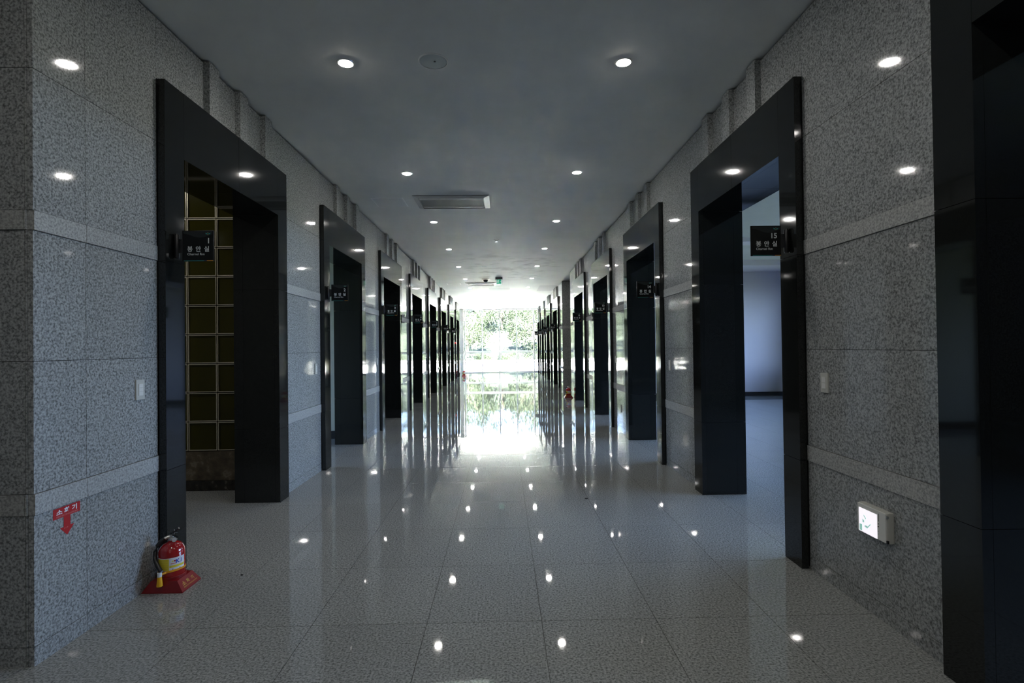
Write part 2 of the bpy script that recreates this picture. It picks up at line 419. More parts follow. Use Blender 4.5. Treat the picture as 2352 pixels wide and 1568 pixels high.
box('end_pier', 9.0, 9.2, -6.2, .5, .95, 2.95, M_plaster, hw); box('end_pier', 9.0, 9.2, 13.5, 14.7, .95, 2.95, M_plaster, hw)
w2 = empty('window_2', (9.1, .5, .95), kind='structure', label='window band of the right hall')
for q in range(6):
    ya = .5+q*13/6; yb = ya+13/6
    box('frame', 9.07, 9.13, ya, ya+.05, .95, 2.95, M_mull, w2)
    box('pane', 9.095, 9.105, ya+.05, yb, .96, 2.94, M_glass, w2)

# ------------------------------------------------------------------ left rooms
rx = XL-DEEP+PRO
plain('wall_room_outer', 'outer wall of the left rooms', -7.2, -7.0, 8.6, 26.5, 0, H)
lo = empty('wall_room_side', (-7.0, 0, 0), kind='structure', label='outer wall of room 2 around its window')
for b in ((2.6, 6.0, 0, H), (8.0, 8.6, 0, H), (6.0, 8.0, 0, 1.0), (6.0, 8.0, 2.8, H)):
    box('wall_part', -7.2, -7.0, b[0], b[1], b[2], b[3], M_plaster, lo)
w3 = empty('window_3', (-7.1, 6.0, 1.0), kind='structure', label='small window of room 2')
for q in range(2):
    box('frame', -7.13, -7.07, 6.0+q, 6.05+q, 1.0, 2.8, M_mull, w3); box('pane', -7.105, -7.095, 6.05+q, 7.0+q, 1.01, 2.79, M_glass, w3)
plain('wall_room_divider', 'dividing wall between room 1 and room 2', -7.0, rx-.01, 5.78, 5.9, 0, H, M=M_plaster2)
plain('wall_room_cream', 'cream wall strip seen through doorway 2', -7.0, rx-.01, 8.55, 8.67, 0, H, M=M_plaster2)
prop(box('baseboard_room', -7.0, rx-.01, 8.53, 8.55, 0, .13, M_skirt), label='dark skirting of the cream wall in room 2', kind='structure')
plain('wall_room_end', 'end wall of the left rooms', -7.0, -2.56, 26.3, 26.575, 0, H)
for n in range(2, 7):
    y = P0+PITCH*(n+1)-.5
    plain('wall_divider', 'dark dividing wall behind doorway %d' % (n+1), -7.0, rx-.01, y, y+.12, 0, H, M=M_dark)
# urn niche cabinet in room 1
nc = empty('niche_cabinet', (-3.3, 5.51, 0), label='olive glazed urn niches in slim pale metal frames behind doorway 1', cat='cabinet')
NW, NH = .3045, .3045
x_end = -2.62
box('skirting', -4.2, x_end, 5.50, 5.75, .001, .105, M_marbled, nc)
box('plinth', -4.2, x_end, 5.515, 5.75, .106, .405, M_marble, nc)
box('carcass', -4.2, x_end, 5.56, 5.75, .408, 3.50, M_dark, nc)
dm = MB()
tk = .0075; o_ = .0045
for (xa, xb) in ((o_, o_+tk), (NW-o_-tk, NW-o_)): dm.box(xa, xb, 0, .022, o_, NH-o_)
for (za, zb) in ((o_, o_+tk), (NH-o_-tk, NH-o_)): dm.box(o_+tk, NW-o_-tk, 0, .022, za, zb)
dmesh = dm.mesh(M_nframe); gmesh = MB().box(o_+tk, NW-o_-tk, .012, .02, o_+tk, NH-o_-tk).mesh(M_niche)
for ix in range(-3, 3):
    for iz in range(10):
        x = -3.302+ix*NW
        if x+NW > x_end+.3: continue
        d = link('niche_door', dmesh, nc, (x-nc.location.x, .02, .408+iz*NH)); link('glass', gmesh, d)
box('frame_post', -4.216, -4.2, 5.51, 5.75, 0.001, 3.5, M_nframe, nc)

# ------------------------------------------------------------------ end window
w1 = empty('window_1', (0, 29.8, 0), kind='structure', label='full height glazed end wall of the corridor looking onto trees')
xs = [-5.96+.985*q for q in range(0, 12)]
xs = [x-.14 for x in xs]
for x in xs: box('mullion', x-.03, x+.03, 29.80, 29.92, .06, 3.56, M_mull, w1)
for z0, z1 in ((0, .06), (.545, .595), (1.15, 1.23), (3.56, H)):
    box('transom', xs[0], xs[-1], 29.805, 29.915, z0, z1, M_mull, w1)
for a, b in zip(xs, xs[1:]):
    for z0, z1 in ((.06, .545), (.595, 1.15), (1.23, 3.56)):
        box('pane', a+.03, b-.03, 29.855, 29.865, z0, z1, M_glass, w1)
    sm = MB()
    for q in ((a+.05, b-.05, .61, .65), (a+.05, b-.05, 1.10, 1.14), (a+.05, a+.085, .65, 1.10), (b-.085, b-.05, .65, 1.10)):
        sm.box(q[0], q[1], -.03, .0, q[2], q[3])
    sm.build('sash', M_mull, w1, (0, .05, 0))
prop(box('trim_column', -2.44, -2.225, 29.45, 29.78, 0, H, M_wall), label='pale granite clad column against the end window at the left', kind='structure')
plain('wall_far_left', 'side wall beyond the left wall end', -7.2, -7.0, 26.6, 30.0, 0, H)
plain('wall_far_corner', 'wall left of the end glazing', -7.0, -6.13, 29.8, 30.0, 0, H)
plain('wall_far_right', 'wall right of the end glazing', 4.77, 9.0, 29.8, 30.0, 0, H)
rb = rx+0
# right rooms beyond the lobby
plain('wall_right_rooms', 'outer wall of the far right rooms', 9.0, 9.2, 14.7, 30.0, 0, H)
plain('wall_right_room_divider', 'dividing wall by doorway 12', 2.36, 5.0, 14.95, 15.09, 0, H)
plain('wall_right_room_back', 'dividing wall by doorway 11', 2.36, 9.0, 17.23, 17.35, 0, H)
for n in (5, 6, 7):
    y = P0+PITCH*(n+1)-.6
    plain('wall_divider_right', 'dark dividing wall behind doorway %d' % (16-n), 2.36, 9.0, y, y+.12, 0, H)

# ------------------------------------------------------------------ outside
gnd = prop(box('ground', -90, 90, -60, 110, -.5, -.25, M_grass), label='grassy ground outside the building', kind='structure')
ter = prop(box('terrace', -18, 18, 30.0, 46.0, -.24, -.12, M_terrace), label='pale sunlit paving outside the end window', kind='structure')
bk = MB()
bk.poly([(-40, 48, -.25), (-40, 62, 4.0), (-40, 85, 9.0), (-40, 85, -.25)], (80, 0, 0))
bank = bk.build('bank', M_grass); prop(bank, label='grassy slope rising behind the terrace', kind='structure')
kb = prop(box('trim_kerb', -18, 18, 46.0, 46.25, -.25, .28, M_terrace), label='low pale kerb wall along the terrace edge', kind='structure')
def crown(seed, nclump, leaves, R):
    rd = random.Random(seed); v = []; f = []
    for c in range(nclump):
        while True:
            p = Vector((rd.uniform(-1, 1), rd.uniform(-1, 1), rd.uniform(-1, 1)))
            if .25 < p.length < 1: break
        cc = Vector((p.x*R, p.y*R, p.z*R*.95)); cr = R*rd.uniform(.16, .30)
        for q in range(leaves):
            d = Vector((rd.gauss(0, 1), rd.gauss(0, 1), rd.gauss(0, .8))).normalized()*cr*rd.uniform(.5, 1)
            c0 = cc+d; s = rd.uniform(.05, .10)
            a = Vector((rd.gauss(0, 1), rd.gauss(0, 1), rd.gauss(0, 1))).normalized()
            b = a.cross(Vector((rd.gauss(0, 1), rd.gauss(0, 1), rd.gauss(0, 1)))).normalized()
            i = len(v); v += [c0-a*s, c0+b*s*.5, c0+a*s, c0-b*s*.5]; f.append((i, i+1, i+2, i+3))
    me = bpy.data.meshes.new('crown'); me.from_pydata([tuple(x) for x in v], [], f); me.materials.append(M_leaf)
    return me
crowns = [crown(s, 95, 70, 2.4) for s in (1, 2, 3)]
def trunk(seed):
    rd = random.Random(seed); t = MB()
    t.tube([(0, 0, 0), (.05, .02, 1.0), (-.03, .05, 2.0), (.05, 0, 3.2)], .16, 8, .07)
    for q in range(5):
        a = rd.uniform(0, 2*PI); z = 1.5+q*.35
        t.tube([(0, 0, z), (.7*math.cos(a), .7*math.sin(a), z+.6), (1.3*math.cos(a), 1.3*math.sin(a), z+1.4)], .05, 6, .02)
    return t.mesh(M_bark)
trunks = [trunk(s) for s in (1, 2)]
TREES = [(-16.2, 51, .3, 1.25), (-9.7, 52, .5, 1.2), (-3.4, 50.6, .3, 1.1), (3.0, 51.6, .4, 1.2), (9.5, 51, .3, 1.2), (16, 52, .5, 1.25),
         (-17.6, 60.5, 2.6, 1.35), (-8.9, 61, 2.9, 1.35), (-.1, 60.2, 2.3, 1.3), (8.8, 60.8, 2.7, 1.35), (17.6, 60.5, 2.6, 1.35),
         (-5.2, 71, 4.6, 1.5), (4.9, 71, 4.6, 1.5), (14.9, 71, 4.8, 1.5), (-15.2, 71, 4.8, 1.5)]
for q, (x, y, z, s) in enumerate(TREES):
    t = empty('tree', (x, y, z), rz=q*1.3, label='leafy green tree on the slope outside the end window', cat='tree', group='trees outside the end window')
    t.scale = (s, s, s)
    link('trunk', trunks[q % 2], t); link('crown', crowns[q % 3], t, (0, 0, 3.0))
for q in range(9):
    x = -10+q*2.6+random.uniform(-.3, .3)
    t = empty('shrub', (x, 48.2+random.uniform(-.3, .4), -.2), rz=q, label='low light green shrub behind the terrace kerb', cat='shrub', group='shrubs along the terrace')
    link('foliage', crowns[q % 3], t, (0, 0, .72)); t.scale = (.48, .48, .42)
for q, (x, y) in enumerate(((-13.0, 6.6), (-15.0, 14.5), (-14.5, -1.5))):
    t = empty('tree', (x, y, -.25), rz=q, label='leafy green tree outside the window of room 2', cat='tree', group='trees outside room 2')
    link('trunk', trunks[q % 2], t); link('crown', crowns[q % 3], t, (0, 0, 2.6))

# ------------------------------------------------------------------ downlights
ORD = ['first', 'second', 'third', 'fourth', 'fifth', 'sixth', 'seventh', 'eighth', 'ninth', 'tenth', 'eleventh', 'twelfth']
ring = MB().lathe([(.050, 0), (.054, -.006), (.064, -.006), (.068, 0)], 32).mesh(M_metal, True)
bulbm = MB().lathe([(.051, -.001), (.050, -.0062), (.038, -.0095), (.02, -.0115), (.004, -.012)], 24).mesh(M_bulb, True)
def downlight(x, y, label, group=None):
    t = empty('downlight', (x, y, H), label=label, cat='ceiling light', group=group)
    link('trim_ring', ring, t); link('lamp', bulbm, t)
for side, x in ((-1, -1.159), (1, .944)):
    nm = 'left' if side < 0 else 'right'
    for n in range(10):
        downlight(x, 3.939+2.508*n, 'round ceiling downlight in the %s row, %s from the camera' % (nm, ORD[n]), 'ceiling downlights')
for n in (-1, -2, -3):
    for x in (-1.159, .944):
        downlight(x, 3.939+2.508*n, 'round ceiling downlight of the entrance area behind the camera', 'ceiling downlights behind the camera')

for x in (-3.95, -5.6):
    downlight(x, 4.5, 'ceiling downlight inside room one, out of sight behind the wall', 'downlights inside room one')

# ------------------------------------------------------------------ ceiling fittings
def speaker(x, y, r, label):
    t = empty('ceiling_speaker', (x, y, H), label=label, cat='speaker', group='round ceiling speakers')
    MB().lathe([(r*.90, 0), (r*.92, -.007), (r*.99, -.005), (r, 0)], 40).build('rim', M_ceil, t, smooth=True)
    MB().lathe([(r*.9, -.001), (r*.88, -.005), (.02, -.008), (.001, -.008)], 40).build('grille', M_spk, t, smooth=True)
    MB().cyl(.009, .006, -.011, -.006, 10, .012, -.012).build('badge', M_blackp, t)
speaker(-.497, 3.915, .112, 'round grey ceiling speaker nearest the camera')
speaker(-.52, 13.91, .128, 'round ceiling speaker far down the corridor left of the smoke stains')
def detector(x, y, label):
    t = empty('smoke_detector', (x, y, H), label=label, cat='smoke detector', group='smoke detectors')
    MB().lathe([(.058, 0), (.056, -.018), (.045, -.024), (.002, -.024)], 28).build('base', M_white, t, smooth=True)
    MB().lathe([(.034, -.024), (.034, -.040), (.028, -.046), (.002, -.046)], 24).build('chamber', M_metal, t, smooth=True)
detector(-.106, 10.476, 'small white smoke detector on the corridor centre line, nearer one')
detector(-.08, 24.36, 'small smoke detector near the end window')
# air conditioners and hatches
def aircon(x0, x1, y0, y1, label):
    t = empty('air_conditioner', ((x0+x1)/2, (y0+y1)/2, H), label=label, cat='air conditioner', group='ceiling cassettes')
    W, L = (x1-x0)/2, (y1-y0)/2
    f = MB(); e = .075; d = -.022
    # bevelled surround: four trapezoid prisms
    def quad(pts): f.poly(pts, (0, 0, .006))
    o4 = [(-W, -L, -.008), (W, -L, -.008), (W, L, -.008), (-W, L, -.008)]
    i4 = [(-W+e, -L+e*.7, d-.006), (W-e, -L+e*.7, d-.006), (W-e, L-e*.7, d-.006), (-W+e, L-e*.7, d-.006)]
    for k2 in range(4):
        a, b = o4[k2], o4[(k2+1) % 4]; c, dd = i4[(k2+1) % 4], i4[k2]
        f.poly([a, b, c, dd], (0, 0, .006))
    f.box(-W, W, -L, -L+.01, -.008, 0).box(-W, W, L-.01, L, -.008, 0).box(-W, -W+.01, -L, L, -.008, 0).box(W-.01, W, -L, L, -.008, 0)
    f.build('surround', M_frame, t)
    MB().box(-W+e, W-e, -L+e*.7, L-e*.7, -.012, -.006).build('back_plate', M_grill, t)
    box('louvre', -W+e+.01, W-e-.01, L-e*.7-.09, L-e*.7-.025, -.026, -.018, M_metal, t, bev=.002, origin=(0, 0, 0), rot=(.25, 0, 0))
    box('louvre', -W+e+.01, W-e-.01, -L+e*.7+.02, -L+e*.7+.075, -.026, -.018, M_metal, t, bev=.002, origin=(0, 0, 0), rot=(-.25, 0, 0))
    gl = MB(); n = 26; ya, yb = -L+e*.7+.10, L-e*.7-.11
    for q in range(n):
        y = ya+(yb-ya)*q/(n-1); gl.box(-W+e+.02, W-e-.02, y-.003, y+.003, -.022, -.012)
    g_ = gl.build('grille', M_grill, t)
    box('grille_frame', -W+e+.01, W-e-.01, ya-.02, ya-.006, -.026, -.012, M_metal, t, origin=(0, 0, 0))
    box('grille_frame', -W+e+.01, W-e-.01, yb+.006, yb+.02, -.026, -.012, M_metal, t, origin=(0, 0, 0))
aircon(-1.255, -.172, 7.385, 8.055, 'metal framed ceiling air conditioner with a long grille, nearer one')
aircon(-1.24, -.20, 17.45, 18.15, 'far ceiling air conditioner behind the dome camera')
def hatch(x, y, label):
    t = empty('access_hatch', (x, y, H), label=label, cat='hatch', group='ceiling hatches')
    f = MB(); s = .23; b = .012
    f.box(-s, s, -s, -s+b, -.006, 0).box(-s, s, s-b, s, -.006, 0).box(-s, -s+b, -s+b, s-b, -.006, 0).box(s-b, s, -s+b, s-b, -.006, 0)
    f.build('frame', M_white, t); MB().box(-s+b+.003, s-b-.003, -s+b+.003, s-b-.003, -.004, 0).build('lid', M_ceil, t)
hatch(-1.64, 7.72, 'square white access hatch left of the nearer air conditioner')
hatch(-1.64, 17.78, 'square access hatch left of the far air conditioner')
# dome camera
t = empty('dome_camera', (-.52, 16.5, H), label='dark glass dome camera under the ceiling left of the exit sign', cat='camera')
MB().lathe([(.13, 0), (.13, -.012), (.10, -.03), (.075, -.035), (.002, -.035)], 32).build('base', M_offw, t, smooth=True)
MB().lathe([(.074, -.035), (.073, -.06), (.062, -.088), (.042, -.104), (.018, -.112), (.002, -.113)], 28).build('dome', mat('dark_dome', (.01, .01, .012), .04), t, smooth=True)
# exit sign
t = empty('exit_sign', (-.098, 16.2, H), label='small green and white exit sign hanging from the ceiling', cat='sign')
MB().box(-.11, .11, -.04, .04, -.068, 0).build('housing', M_speak, t)
MB().box(-.083, .083, -.012, .012, -.235, -.068).build('panel', M_exitw, t)
g = MB(); g.box(-.068, .068, -.0145, -.0125, -.20, -.07); g.build('green_field', M_exitg, t)
def pictogram(parent, M, cx, cz, s, yy, side=1, mx=None):
    p = MB()
    def P(x, z): return (cx+x*s*side, yy, cz+z*s)
    th = (0, -.002, 0)
    # running figure: head, torso, arms, legs
    p.poly([P(.10+.07*math.cos(a), .36+.07*math.sin(a)) for a in [2*PI*q/10 for q in range(10)]], th)
    p.poly([P(-.02, .26), P(.10, .26), P(.06, .0), P(-.10, -.02)], th)
    p.poly([P(.08, .25), P(.24, .12), P(.21, .07), P(.06, .17)], th)
    p.poly([P(-.02, .26), P(-.20, .18), P(-.22, .04), P(-.17, .04), P(-.15, .14), P(-.03, .18)], th)
    p.poly([P(.06, .0), P(.17, -.12), P(.12, -.32), P(.06, -.32), P(.09, -.14), P(-.04, -.02)], th)
    p.poly([P(-.04, -.01), P(-.12, -.16), P(-.30, -.20), P(-.30, -.26), P(-.08, -.22), P(.02, -.04)], th)
    o = p.build('pictogram', M, parent); return o
pictogram(t, M_exitw, -.03, -.135, .13, -.0150)
MB().box(.03, .034, -.0165, -.0150, -.19, -.08).box(.034, .06, -.0165, -.0150, -.137, -.127).build('door_mark', M_exitw, t)

# ------------------------------------------------------------------ room signs
def room_sign(num, side, n):
    """blade sign across the corridor, readable from the camera; origin at the bracket on the door face"""
    y = P0+PITCH*n+.09
    X = (XL+PRO) if side < 0 else (XR-PRO)
    s = 1 if side < 0 else -1
    zc = 2.143
    sd_ = 'left' if side < 0 else 'right'
    t = empty('room_sign', (X, y, zc), cat='sign', group='room number signs',
              label='black room sign over the %s doorway %s' % (ORDW[n] if side < 0 else RW[n], 'from the camera on the left' if side < 0 else 'on the right'))
    def bx(nm, a, b, c, d, e, f, M, bev=0): return box(nm, min(a*s, b*s), max(a*s, b*s), c, d, e, f, M, t, bev=bev, origin=(0, 0, 0))
    cap = MB().lathe([(.001, -.082), (.012, -.080), (.016, -.070), (.016, .070), (.012, .080), (.001, .082)], 16)
    cap.build('bracket', M_blackp, t, (.017*s, 0, 0), smooth=True)
    bx('arm', .03, .058, -.006, .006, -.045, .045, M_blackp, .001)
    a0, a1 = .055, .257
    if side > 0: x0 = -.257; x1 = -.055
    else: x0 = .055; x1 = .257
    box('panel', x0, x1, -.006, .006, -.101, .101, M_acryl, t, bev=.002, origin=(0, 0, 0))
    W = .202
    # charcoal band with a wave edge
    pts = [(x0+.008, -.0072, .096), (x1-.006, -.0072, .096)]
    for q in range(13):
        u = 1-q/12; xx = x0+.008+(W-.014)*u; zz = .068+.014*math.sin(PI*1.6*(1-u)+2.6)
        pts.append((xx, -.0072, zz))
    MB().poly(pts, (0, .0012, 0)).build('wave_band', M_acryl2, t)
    def put(body, M, h, xr=None, xl=None, z=0, bold=0, ws=1):
        me, wd = textmesh(body, M, h, bold, ws)
        xx = x0+W*xl if xl is not None else x0+W*xr-wd
        link('lettering', me, t, (xx, -.0070, z), (PI/2, 0, 0))
    top = .101
    put(str(num), M_text, .0355, xr=.865, z=top-.42*W, bold=.022)
    for q, (ch, xx) in enumerate((('봉', .165), ('안', .435), ('실', .705))):
        put(ch, M_text, .0365, xl=xx, z=top-.688*W, bold=.022)
    put('Charnel Rm', M_text, .0150, xl=.165, z=top-.80*W, bold=.012, ws=1.12)
    bar = [('stripe', .05, .70, M_teal), ('stripe', .70, .79, M_navy), ('stripe', .79, .99, M_orange)]
    for nm, u0, u1, M in bar: box(nm, x0+W*u0, x0+W*u1, -.0072, -.006, -.0985, -.0955, M, t, origin=(0, 0, 0))
    # bird-like emblem
    cx, cz = x0+W*.83, top-W*.105
    lw = MB()
    for sg in (-1, 1):
        lw.poly([(cx+sg*.002, -.0085, cz-.001), (cx+sg*.006, -.0085, cz+.004), (cx+sg*.010, -.0085, cz+.001), (cx+sg*.0165, -.0085, cz+.005), (cx+sg*.013, -.0085, cz-.0035), (cx+sg*.007, -.0085, cz-.0045)], (0, .0012, 0))
    lw.build('emblem', M_teal, t)
    MB().poly([(cx-.004, -.0086, cz-.007), (cx, -.0086, cz-.0085), (cx+.004, -.0086, cz-.007), (cx, -.0086, cz-.004)], (0, .0012, 0)).poly(
        [(cx-.0025, -.0086, cz+.006), (cx+.0025, -.0086, cz+.006), (cx+.001, -.0086, cz+.009), (cx-.001, -.0086, cz+.009)], (0, .0012, 0)).build('emblem_accent', M_gold, t)
for n in range(7): room_sign(n+1, -1, n)
for n in (0, 1, 2, 3): room_sign(15-n, 1, n)
for n in (5, 6, 7, 8): room_sign(16-n, 1, n)

# ------------------------------------------------------------------ light switches
def switch(side, y, z, label, keys=3):
    X = XL if side < 0 else XR; s = 1 if side < 0 else -1
    t = empty('light_switch', (X, y, z), label=label, cat='light switch', group='wall switches')
    box('plate', min(0, .009*s), max(0, .009*s), -.036, .036, -.060, .060, M_offw, t, bev=.002, origin=(0, 0, 0))
    for q in range(keys):
        zz = -.036+q*.024*3/keys
        box('rocker', min(.009*s, .0125*s), max(.009*s, .0125*s), -.018, .018, zz+.001, zz+.072/keys-.001, M_white, t, bev=.0012, origin=(0, 0, 0))
for n in range(7):
    switch(-1, P0+PITCH*n-.17, 1.228, 'white wall switch left of the %s doorway on the left wall' % ORDW[n])
RS = {0: 'nearest the camera', 1: 'second from the camera', 2: 'third from the camera', 3: 'just before the side lobby', 6: 'second past the side lobby', 7: 'third past the side lobby', 8: 'beside the end window'}
for n in (0, 1, 2, 3, 6, 7, 8):
    switch(1, P0+PITCH*n-.195, 1.215, 'white wall switch on the right wall beside the doorway %s' % RS[n], 2)
t = empty('wall_outlet', (XR, 8.73, .40), label='small white outlet low on the right wall between doorways 14 and 13', cat='outlet')
box('plate', -.009, 0, -.036, .036, -.06, .06, M_offw, t, bev=.002, origin=(0, 0, 0))
for dz in (-.022, .022): box('socket', -.012, -.009, -.016, .016, dz-.014, dz+.014, M_white, t, bev=.001, origin=(0, 0, 0))
t = empty('alarm_lamp', (XL, 24.02, 1.66), label='small red alarm lamp on the left wall before the last doorway', cat='alarm')
MB().cyl(.055, .05, 0, .012, 20).build('base', M_white, t, rot=(0, PI/2, 0)); MB().lathe([(.04, .012), (.036, .04), (.02, .05), (.002, .052)], 20).build('lens', mat('red_lens', (.5, .01, .01), .2, emit=(1, .02, .01), es=.5), t, rot=(0, PI/2, 0), smooth=True)

# ------------------------------------------------------------------ extinguisher sticker with arrow on the left wall
t = empty('wall_sticker', (XL+.0008, 2.664, .66), label='red extinguisher sticker with a down arrow on the left wall', cat='sticker')
def S(y, z): return (0, y-2.664, z-.66)
MB().poly([S(2.583, .642), S(2.745, .642), S(2.745, .693), S(2.583, .693)], (.0008, 0, 0)).build('banner', M_sticker, t)
MB().poly([S(2.645, .6419), S(2.6845, .6419), S(2.6845, .591), S(2.709, .591), S(2.665, .547), S(2.623, .591), S(2.645, .591)], (.0008, 0, 0)).build('arrow', M_sticker, t)
# letters: face +X, reading direction +Y
def wall_text(body, M, h, y, z, parent, bold=0, ws=1, org=(0, 2.664, .66)):
    me, wd = textmesh(body, M, h, bold, ws)
    link('lettering', me, parent, (.0010, y-org[1], z-org[2]), (PI/2, 0, PI/2))
    return wd
for ch, yy in (('소', 2.602), ('화', 2.647), ('기', 2.694)): wall_text(ch, M_label, .0275 if ch != '소' else .0225, yy, .6585 if ch != '소' else .661, t, .035, 1.35)
me, wd = textmesh('FIRE EXTINGUISHER', M_pink, .0075, 0.0, 1.0)
wall_text('FIRE EXTINGUISHER', M_pink, .0078, 2.602, .6465, t, 0.0, .130/wd*.95)
wall_text('119', M_pink, .0065, 2.647, .581, t, .01, 2.0)

# ------------------------------------------------------------------ emergency guide light on the right wall
t = empty('guide_light', (XR, 2.728, .513), label='white emergency guide light with a glowing panel low on the right wall', cat='emergency light')
O0 = (0, 0, 0)
box('housing', -.034, 0, -.110, .110, -.078, .078, M_offw, t, bev=.008, origin=O0)
box('cover', -.042, -.032, -.104, .106, -.074, .074, M_white, t, bev=.003, origin=O0)
box('lit_panel', -.0445, -.041, -.044, .092, -.073, .052, M_emer, t, bev=.001, origin=O0)
for q in range(9): box('slot', -.0425, -.0415, -.058, -.052, .022+q*.0045, .0245+q*.0045, M_blackp, t, origin=O0)
for z in (.008, -.006, -.030, -.044): MB().cyl(.003, .003, 0, .002, 10).build('button', M_blackp if z > -.01 else M_offw, t, (-.044, -.053, z), (0, PI/2, 0))
box('clip', -.040, -.030, -.1115, -.104, -.076, -.060, M_blackp, t, origin=O0)
box('clip', -.040, -.030, -.1115, -.104, .052, .064, M_speak, t, origin=O0)
def G(y, z): return (-.0448, y, z)
MB().poly([G(.066, -.068), G(.086, -.068), G(.086, -.034), G(.066, -.034)], (-.0006, 0, 0)).build('corner_mark', M_emerg, t)
pg = MB()
pg.poly([G(.034, .006), G(.052, .022), G(.054, .018), G(.038, .001)], (-.0006, 0, 0))
pg.poly([G(.050, -.008), G(.062, -.002), G(.062, -.020), G(.050, -.020)], (-.0006, 0, 0))
pg.poly([G(.004, -.012), G(.007, -.016), G(.022, -.032), G(.038, -.030), G(.050, -.038), G(.026, -.043), G(.0, -.016)], (-.0006, 0, 0))
pg.build('arrow_mark', M_emerg, t)

# ------------------------------------------------------------------ fire extinguishers on their stands
def extinguisher(loc, rz, label, front):
    t = empty('fire_extinguisher', loc, rz, label=label, cat='fire extinguisher', group='red fire extinguishers')
    z0 = .018
    body = MB().lathe([(.058, z0), (.069, z0+.004), (.072, z0+.014), (.072, .215), (.069, .236), (.060, .254), (.046, .268), (.026, .277), (.019, .280), (.019, .288), (.001, .288)], 40)
    body.build('cylinder', M_red, t, smooth=True)
    # wrap label: arc pieces slightly proud
    def arc(nm, a0, a1, za, zb, M, r=.0727, n=14, par=None):
        m_ = MB(); v = []
        for q in range(n+1):
            a = a0+(a1-a0)*q/n
            v.append((m_.bm.verts.new((r*math.cos(a), r*math.sin(a), za)), m_.bm.verts.new((r*math.cos(a), r*math.sin(a), zb))))
        for p, q in zip(v, v[1:]): m_.bm.faces.new((p[0], q[0], q[1], p[1]))
        return m_.build(nm, M, par or t, smooth=True)
    A = math.radians
    f = A(front)
    lb = arc('label', f-A(62), f+A(70), .120, .198, M_label, .0725, 22)
    arc('yellow_panel', f-A(60), f-A(2), .124, .193, M_yell, .0729, 10, lb)
    arc('yellow_panel', f+A(0), f+A(68), .140, .153, M_yell, .0729, 12, lb)
    arc('print_mark', f+A(10), f+A(16), .175, .182, M_yell, .0731, 3, lb); arc('print_mark', f+A(19), f+A(25), .174, .183, M_red, .0731, 3, lb)
    arc('print_mark', f+A(5), f+A(30), .161, .167, M_pink, .0731, 4, lb); arc('print_mark', f+A(10), f+A(16), .128, .132, M_blackp, .0731, 3, lb); arc('print_mark', f+A(42), f+A(47), .128, .132, M_blackp, .0731, 3, lb)
    for q in range(5): arc('print_line', f-A(56), f-A(7), .134+q*.012, .1348+q*.012, M_gold, .0731, 8, lb)
    for ch, an in (('K', 35), ('J', 50)):
        me, wd = textmesh(ch, M_blue, .024, .03, 1.0)
        a = f+A(an); link('lettering', me, lb, (.0732*math.cos(a)+.5*wd*math.sin(a), .0732*math.sin(a)-.5*wd*math.cos(a), .163), (PI/2, 0, a+PI/2))
    # orange strap holding the hose
    st = MB(); v = []
    n = 40
    for q in range(n):
        a = 2*PI*q/n; r = .0745+(.022 if abs((a-(f-A(32)) + PI) % (2*PI)-PI) < .28 else 0); zz = .112+.010*math.cos(a-f-A(50))
        v.append([st.bm.verts.new((r*math.cos(a), r*math.sin(a), zz+d)) for d in (-.006, .006)]+[st.bm.verts.new(((r-.003)*math.cos(a), (r-.003)*math.sin(a), zz+d)) for d in (-.006, .006)])
    for q in range(n):
        a, b = v[q], v[(q+1) % n]
        st.bm.faces.new((a[0], b[0], b[1], a[1])); st.bm.faces.new((a[2], a[3], b[3], b[2])); st.bm.faces.new((a[1], b[1], b[3], a[3])); st.bm.faces.new((a[0], a[2], b[2], b[0]))
    st.build('strap', M_strap, t, smooth=True)
    # valve
    vl = MB().lathe([(.018, .285), (.018, .300), (.014, .304), (.014, .322), (.001, .323)], 20); vl.build('valve', M_metal, t, smooth=True)
    ha = f-A(77)         # hose side direction
    d = Vector((math.cos(ha), math.sin(ha), 0))
    MB().tube([Vector((0, 0, .308)), d*.02+Vector((0, 0, .309)), d*.040+Vector((0, 0, .302))], .0105, 12).build('hose_fitting', M_metal, t, smooth=True)
    d2 = Vector((math.cos(f-A(66)), math.sin(f-A(66)), 0)); d3 = Vector((math.cos(f-A(44)), math.sin(f-A(44)), 0)); d4 = Vector((math.cos(f-A(27)), math.sin(f-A(27)), 0))
    hp = [d*.036+Vector((0, 0, .304)), d*.055+Vector((0, 0, .292)), d*.074+Vector((0, 0, .268)), d*.085+Vector((0, 0, .235)), d2*.089+Vector((0, 0, .195)), d3*.090+Vector((0, 0, .160)), d4*.094+Vector((0, 0, .132)), d4*.100+Vector((0, 0, .122))]
    hs = MB().tube(hp, .0115, 12).build('hose', M_rubber, t, smooth=True)
    e = d4*.104
    MB().cyl(.0125, .0125, .104, .128, 14, e.x, e.y).build('nozzle_collar', M_label, hs, smooth=True)
    MB().cyl(.017, .0118, .048, .104, 16, e.x, e.y).build('nozzle', M_horn, hs, smooth=True)
    g_ = Vector((math.cos(f+A(40)), math.sin(f+A(40)), 0)); gs = Vector((-g_.y, g_.x, 0))
    # levers
    MB().tube([g_*-.022+Vector((0, 0, .320)), g_*.0+Vector((0, 0, .330)), g_*.045+Vector((0, 0, .350)), g_*.075+Vector((0, 0, .372))], .0055, 8).build('upper_lever', M_blackp, t, smooth=True)
    MB().tube([g_*-.018+Vector((0, 0, .316)), g_*.02+Vector((0, 0, .318)), g_*.06+Vector((0, 0, .312))], .0055, 8).build('lower_lever', M_blackp, t, smooth=True)
    ga = Vector((math.cos(f), math.sin(f), 0)); gp = ga*.020+Vector((math.sin(f)*-.018, math.cos(f)*.018, .296))
